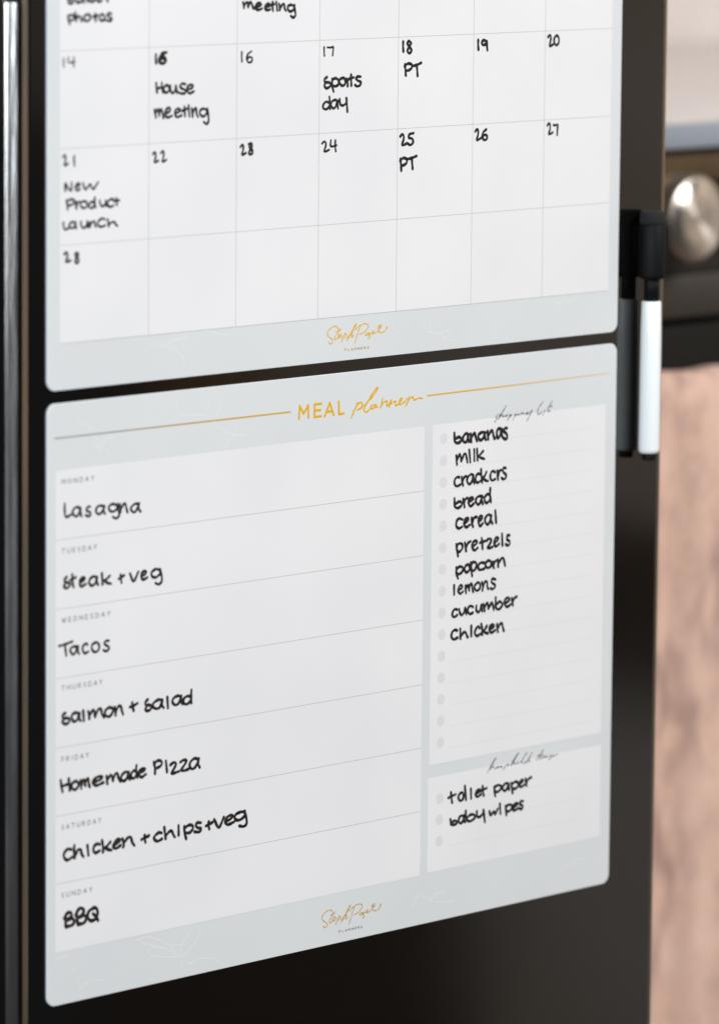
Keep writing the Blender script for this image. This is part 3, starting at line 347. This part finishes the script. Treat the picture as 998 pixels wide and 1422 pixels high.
# towel folded over the rail
V = []; F = []; nx, nz = 60, 70
zt = .2375; yr = .235
for i in range(nx + 1):
    x = .70 + .26 * i / nx
    fold = .0035 * math.sin(x * 78 + .5) + .002 * math.sin(x * 171 + 1)
    for k in range(nz + 1):
        t = k / nz
        if k < 12:
            a = math.pi * (1 - k / 12 * .5) ; y = yr + .0115 * -math.cos(math.pi * k / 12 - 0) ; y = yr - .0115 * math.cos(math.pi - math.pi * k / 12) * 1
            z = zt - .0115 + .0115 * math.sin(math.pi * k / 12) + .0006 * math.sin(x * 130)
        else:
            d = (k - 12) / (nz - 12); y = yr - .0115 - .002 + fold * min(1, d * 6) - .006 * d; z = zt - .0115 - .60 * d
        V.append((x, y, z))
for i in range(nx):
    for k in range(nz):
        a = i * (nz + 1) + k; F.append((a, a + 1, a + nz + 2, a + nz + 1))
tw = obj('tea_towel', V, F, M['towel'], None, True)
tw['label'] = 'pinkish tan woven cloth with brown marks hanging below the oven panel'; tw['category'] = 'towel'
md = tw.modifiers.new('thickness', 'SOLIDIFY'); md.thickness = .0016

# ------------------------------------------------------------------ upper board: monthly calendar
ZC = .3032
cal = thing('calendar_board', 'magnetic monthly calendar sheet with handwritten dates, above the meal planner', 'calendar', (0, 0, ZC))
plate('printed_sheet', 0, .420, 0, .297, -.0001, YS, .0052, M['sheet'], cal, .0002, M['rim'])
GX = [.0082, .0674, .1279, .1868, .2448, .3020, .3580, .4118]
GZ = [.3259, .3733, .4197, .4665, .5135, .5605]
sheet('grid_panel', GX[0], GX[-1], GZ[0] - ZC, GZ[-1] - ZC, .00006, M['panel'], cal, 'white panel of day squares')
for x in GX[1:-1]: sheet('grid_line', x - .00017, x + .00017, GZ[0] - ZC, GZ[-1] - ZC, .00009, M['gridline'], cal, None, .00005)
for z in GZ: sheet('grid_line', GX[0], GX[-1], z - ZC - .00015, z - ZC + .00015, .00010, M['gridline' if z == GZ[0] else 'gridline'], cal, None, .00005)
for nm, (pen, L) in INK['cal'].items():
    isn = nm.isdigit()
    strokes('handwritten_number' if isn else 'handwritten_word', L, pen * 1.14e-3, YS - .00011, M['ink'], cal, z0=ZC,
            label='number %s in black marker' % nm if isn else 'word %s in black marker' % nm)
strokes('signature_logo', PRINT['signature'], .00028, YS - .00006, M['gold_plain'], cal, .00003, .25, 'gold script logo at the foot of the calendar', step=.0004, z0=ZC)
strokes('logo_caption', caps('PLANNERS', 20696, 22488, 30815, 105), .00016, YS - .00006, M['gold_dull'], cal, .00002, 0, curve=False, z0=ZC)
strokes('floral_print', FLORAL['cal_left'] + FLORAL['cal_right'], .00022, YS - .00003, M['floral'], cal, .00002, .3, z0=ZC)['kind'] = 'stuff'

# ------------------------------------------------------------------ lower board: meal planner
mp = thing('meal_planner_board', 'magnetic meal planner sheet with gold title and handwritten shopping list, below the calendar', 'meal planner', (0, 0, 0))
plate('printed_sheet', 0, .420, 0, .297, -.0001, YS, .0052, M['sheet'], mp, .0002, M['rim'])
sheet('meal_panel', .0055, .2677, .0266, .2642, .00006, M['panel'], mp, 'white panel of seven day rows')
for z in (.2305, .1965, .1625, .1282, .0945, .0607): sheet('row_line', .0055, .2677, z - .00016, z + .00016, .00009, M['gridline'], mp, None, .00005)
for x0, x1, z0, z1 in ((.0055, .2677, .0266, .2642), (.2739, .4115, .0845, .2643), (.2733, .4117, .0270, .0775)):
    sheet('panel_border', x0, x1, z0 - .0004, z0 - .0001, .00004, M['softline'], mp, None, .00005)
    sheet('panel_border', x1 + .0001, x1 + .0004, z0, z1, .00004, M['softline'], mp, None, .00005)
sheet('list_panel', .2739, .4115, .0845, .2643, .00006, M['panel'], mp, 'white shopping list panel')
sheet('list_panel', .2733, .4117, .0270, .0775, .00006, M['panel'], mp, 'white household items panel')
dots = [(.2824, .2567 - .01151 * i) for i in range(15)] + [(.2822, .0656 - .0114 * i) for i in range(3)]
def disc(r): 
    V = [(r * math.cos(2 * math.pi * i / 28), 0, r * math.sin(2 * math.pi * i / 28)) for i in range(28)]
    V += [(x * 1.0, .0001, z * 1.0) for x, y, z in V]
    F = [tuple(range(28))] + [(i, (i + 1) % 28, 28 + (i + 1) % 28, 28 + i) for i in range(28)]
    me = bpy.data.meshes.new('list_dot'); me.from_pydata(V, [], F); me.materials.append(M['dot']); return me
dm = disc(.0029)
for x, z in dots:
    o = bpy.data.objects.new('list_dot', dm); COL.objects.link(o); o.location = (x, YS - .00009, z); o.parent = mp
for i in range(15): sheet('list_line', .2893, .4032, .2526 - .01148 * i - .00014, .2526 - .01148 * i + .00014, .00008, M['softline'], mp, None, .00005)
for i in range(3): sheet('list_line', .2892, .3970, .0620 - .0114 * i - .00014, .0620 - .0114 * i + .00014, .00008, M['softline'], mp, None, .00005)
for nm, (pen, L) in INK['meal'].items():
    strokes('handwritten_word', L, pen * 1.15e-3, YS - .00011, M['ink'], mp, label='%s handwritten in black marker' % nm)
strokes('title_lettering', PRINT['MEAL'], .00066, YS - .00004, M['gold_plain'], mp, .00004, 0, 'gold capitals MEAL', curve=False)
strokes('title_script', PRINT['planner'], .00045, YS - .00004, M['gold_plain'], mp, .00004, .22, 'gold script planner', step=.0004)
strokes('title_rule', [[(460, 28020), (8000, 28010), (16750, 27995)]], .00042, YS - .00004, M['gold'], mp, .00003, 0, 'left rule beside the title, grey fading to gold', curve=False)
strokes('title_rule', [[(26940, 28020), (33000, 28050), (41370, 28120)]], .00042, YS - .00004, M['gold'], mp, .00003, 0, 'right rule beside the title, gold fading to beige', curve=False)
strokes('list_heading', PRINT['shopping list'], .00026, YS - .00010, M['scriptgrey'], mp, .00002, .4, 'grey script shopping list', step=.0004)
strokes('list_heading', PRINT['household items'], .00026, YS - .00010, M['scriptgrey'], mp, .00002, .4, 'grey script household items', step=.0004)
for nm, x1, z in (('MONDAY', 3125, 25760), ('TUESDAY', 3303, 22357), ('WEDNESDAY', 4227, 18970), ('THURSDAY', 3694, 15628), ('FRIDAY', 2792, 12110), ('SATURDAY', 3629, 8733), ('SUNDAY', 3040, 5354)):
    strokes('day_name', caps(nm, 950, x1, z, 225), .00019, YS - .00008, M['greytext'], mp, .00002, 0, 'small grey capitals ' + nm, curve=False)
low = [[(a - 55, b - 30285) for a, b in L] for L in PRINT['signature']]
strokes('signature_logo', low, .00027, YS - .00004, M['gold_dull'], mp, .00003, .25, 'dull gold script logo at the foot of the planner', step=.0004)
strokes('logo_caption', caps('PLANNERS', 20630, 22394, 530, 105), .00015, YS - .00004, M['greytext'], mp, .00002, 0, curve=False)
strokes('floral_print', FLORAL['meal_bottom'] + FLORAL['meal_top'] + FLORAL['meal_right'], .00022, YS - .00003, M['floral'], mp, .00002, .3)['kind'] = 'stuff'

# ------------------------------------------------------------------ marker pen on the door
MX, MY = .4395, -.0082
mk = thing('marker_pen', 'white whiteboard marker with a black magnetic cap clinging upright to the black door', 'marker', (MX, MY, .22))
zb = lambda z: z - .22
lathe('barrel', [(.0047, zb(.2362)), (.0054, zb(.2366)), (.0058, zb(.2385)), (.00565, zb(.300)), (.0053, zb(.3185)), (.0050, zb(.3190))], M['whiteplastic'], mk, 'Z', 40)
lathe('end_plug', [(.0036, zb(.2325)), (.0039, zb(.2330)), (.0039, zb(.2364))], M['blackplastic'], mk, 'Z', 32)
lathe('neck', [(.0041, zb(.3185)), (.0041, zb(.335))], M['blackplastic'], mk, 'Z', 32)
lathe('cap', [(.0060, zb(.3312)), (.0067, zb(.3318)), (.0071, zb(.3335)), (.0070, zb(.3600)), (.0064, zb(.3610))], M['blackplastic'], mk, 'Z', 40)
cp = box('magnet', -.0035, .0100, -.0040, -MY - .0002, zb(.3325), zb(.3600), M['blackplastic'], mk, .0012)
lathe('eraser', [(.0066, zb(.3608)), (.0070, zb(.3615)), (.0069, zb(.3665)), (.0060, zb(.3675))], M['felt'], mk, 'Z', 32)
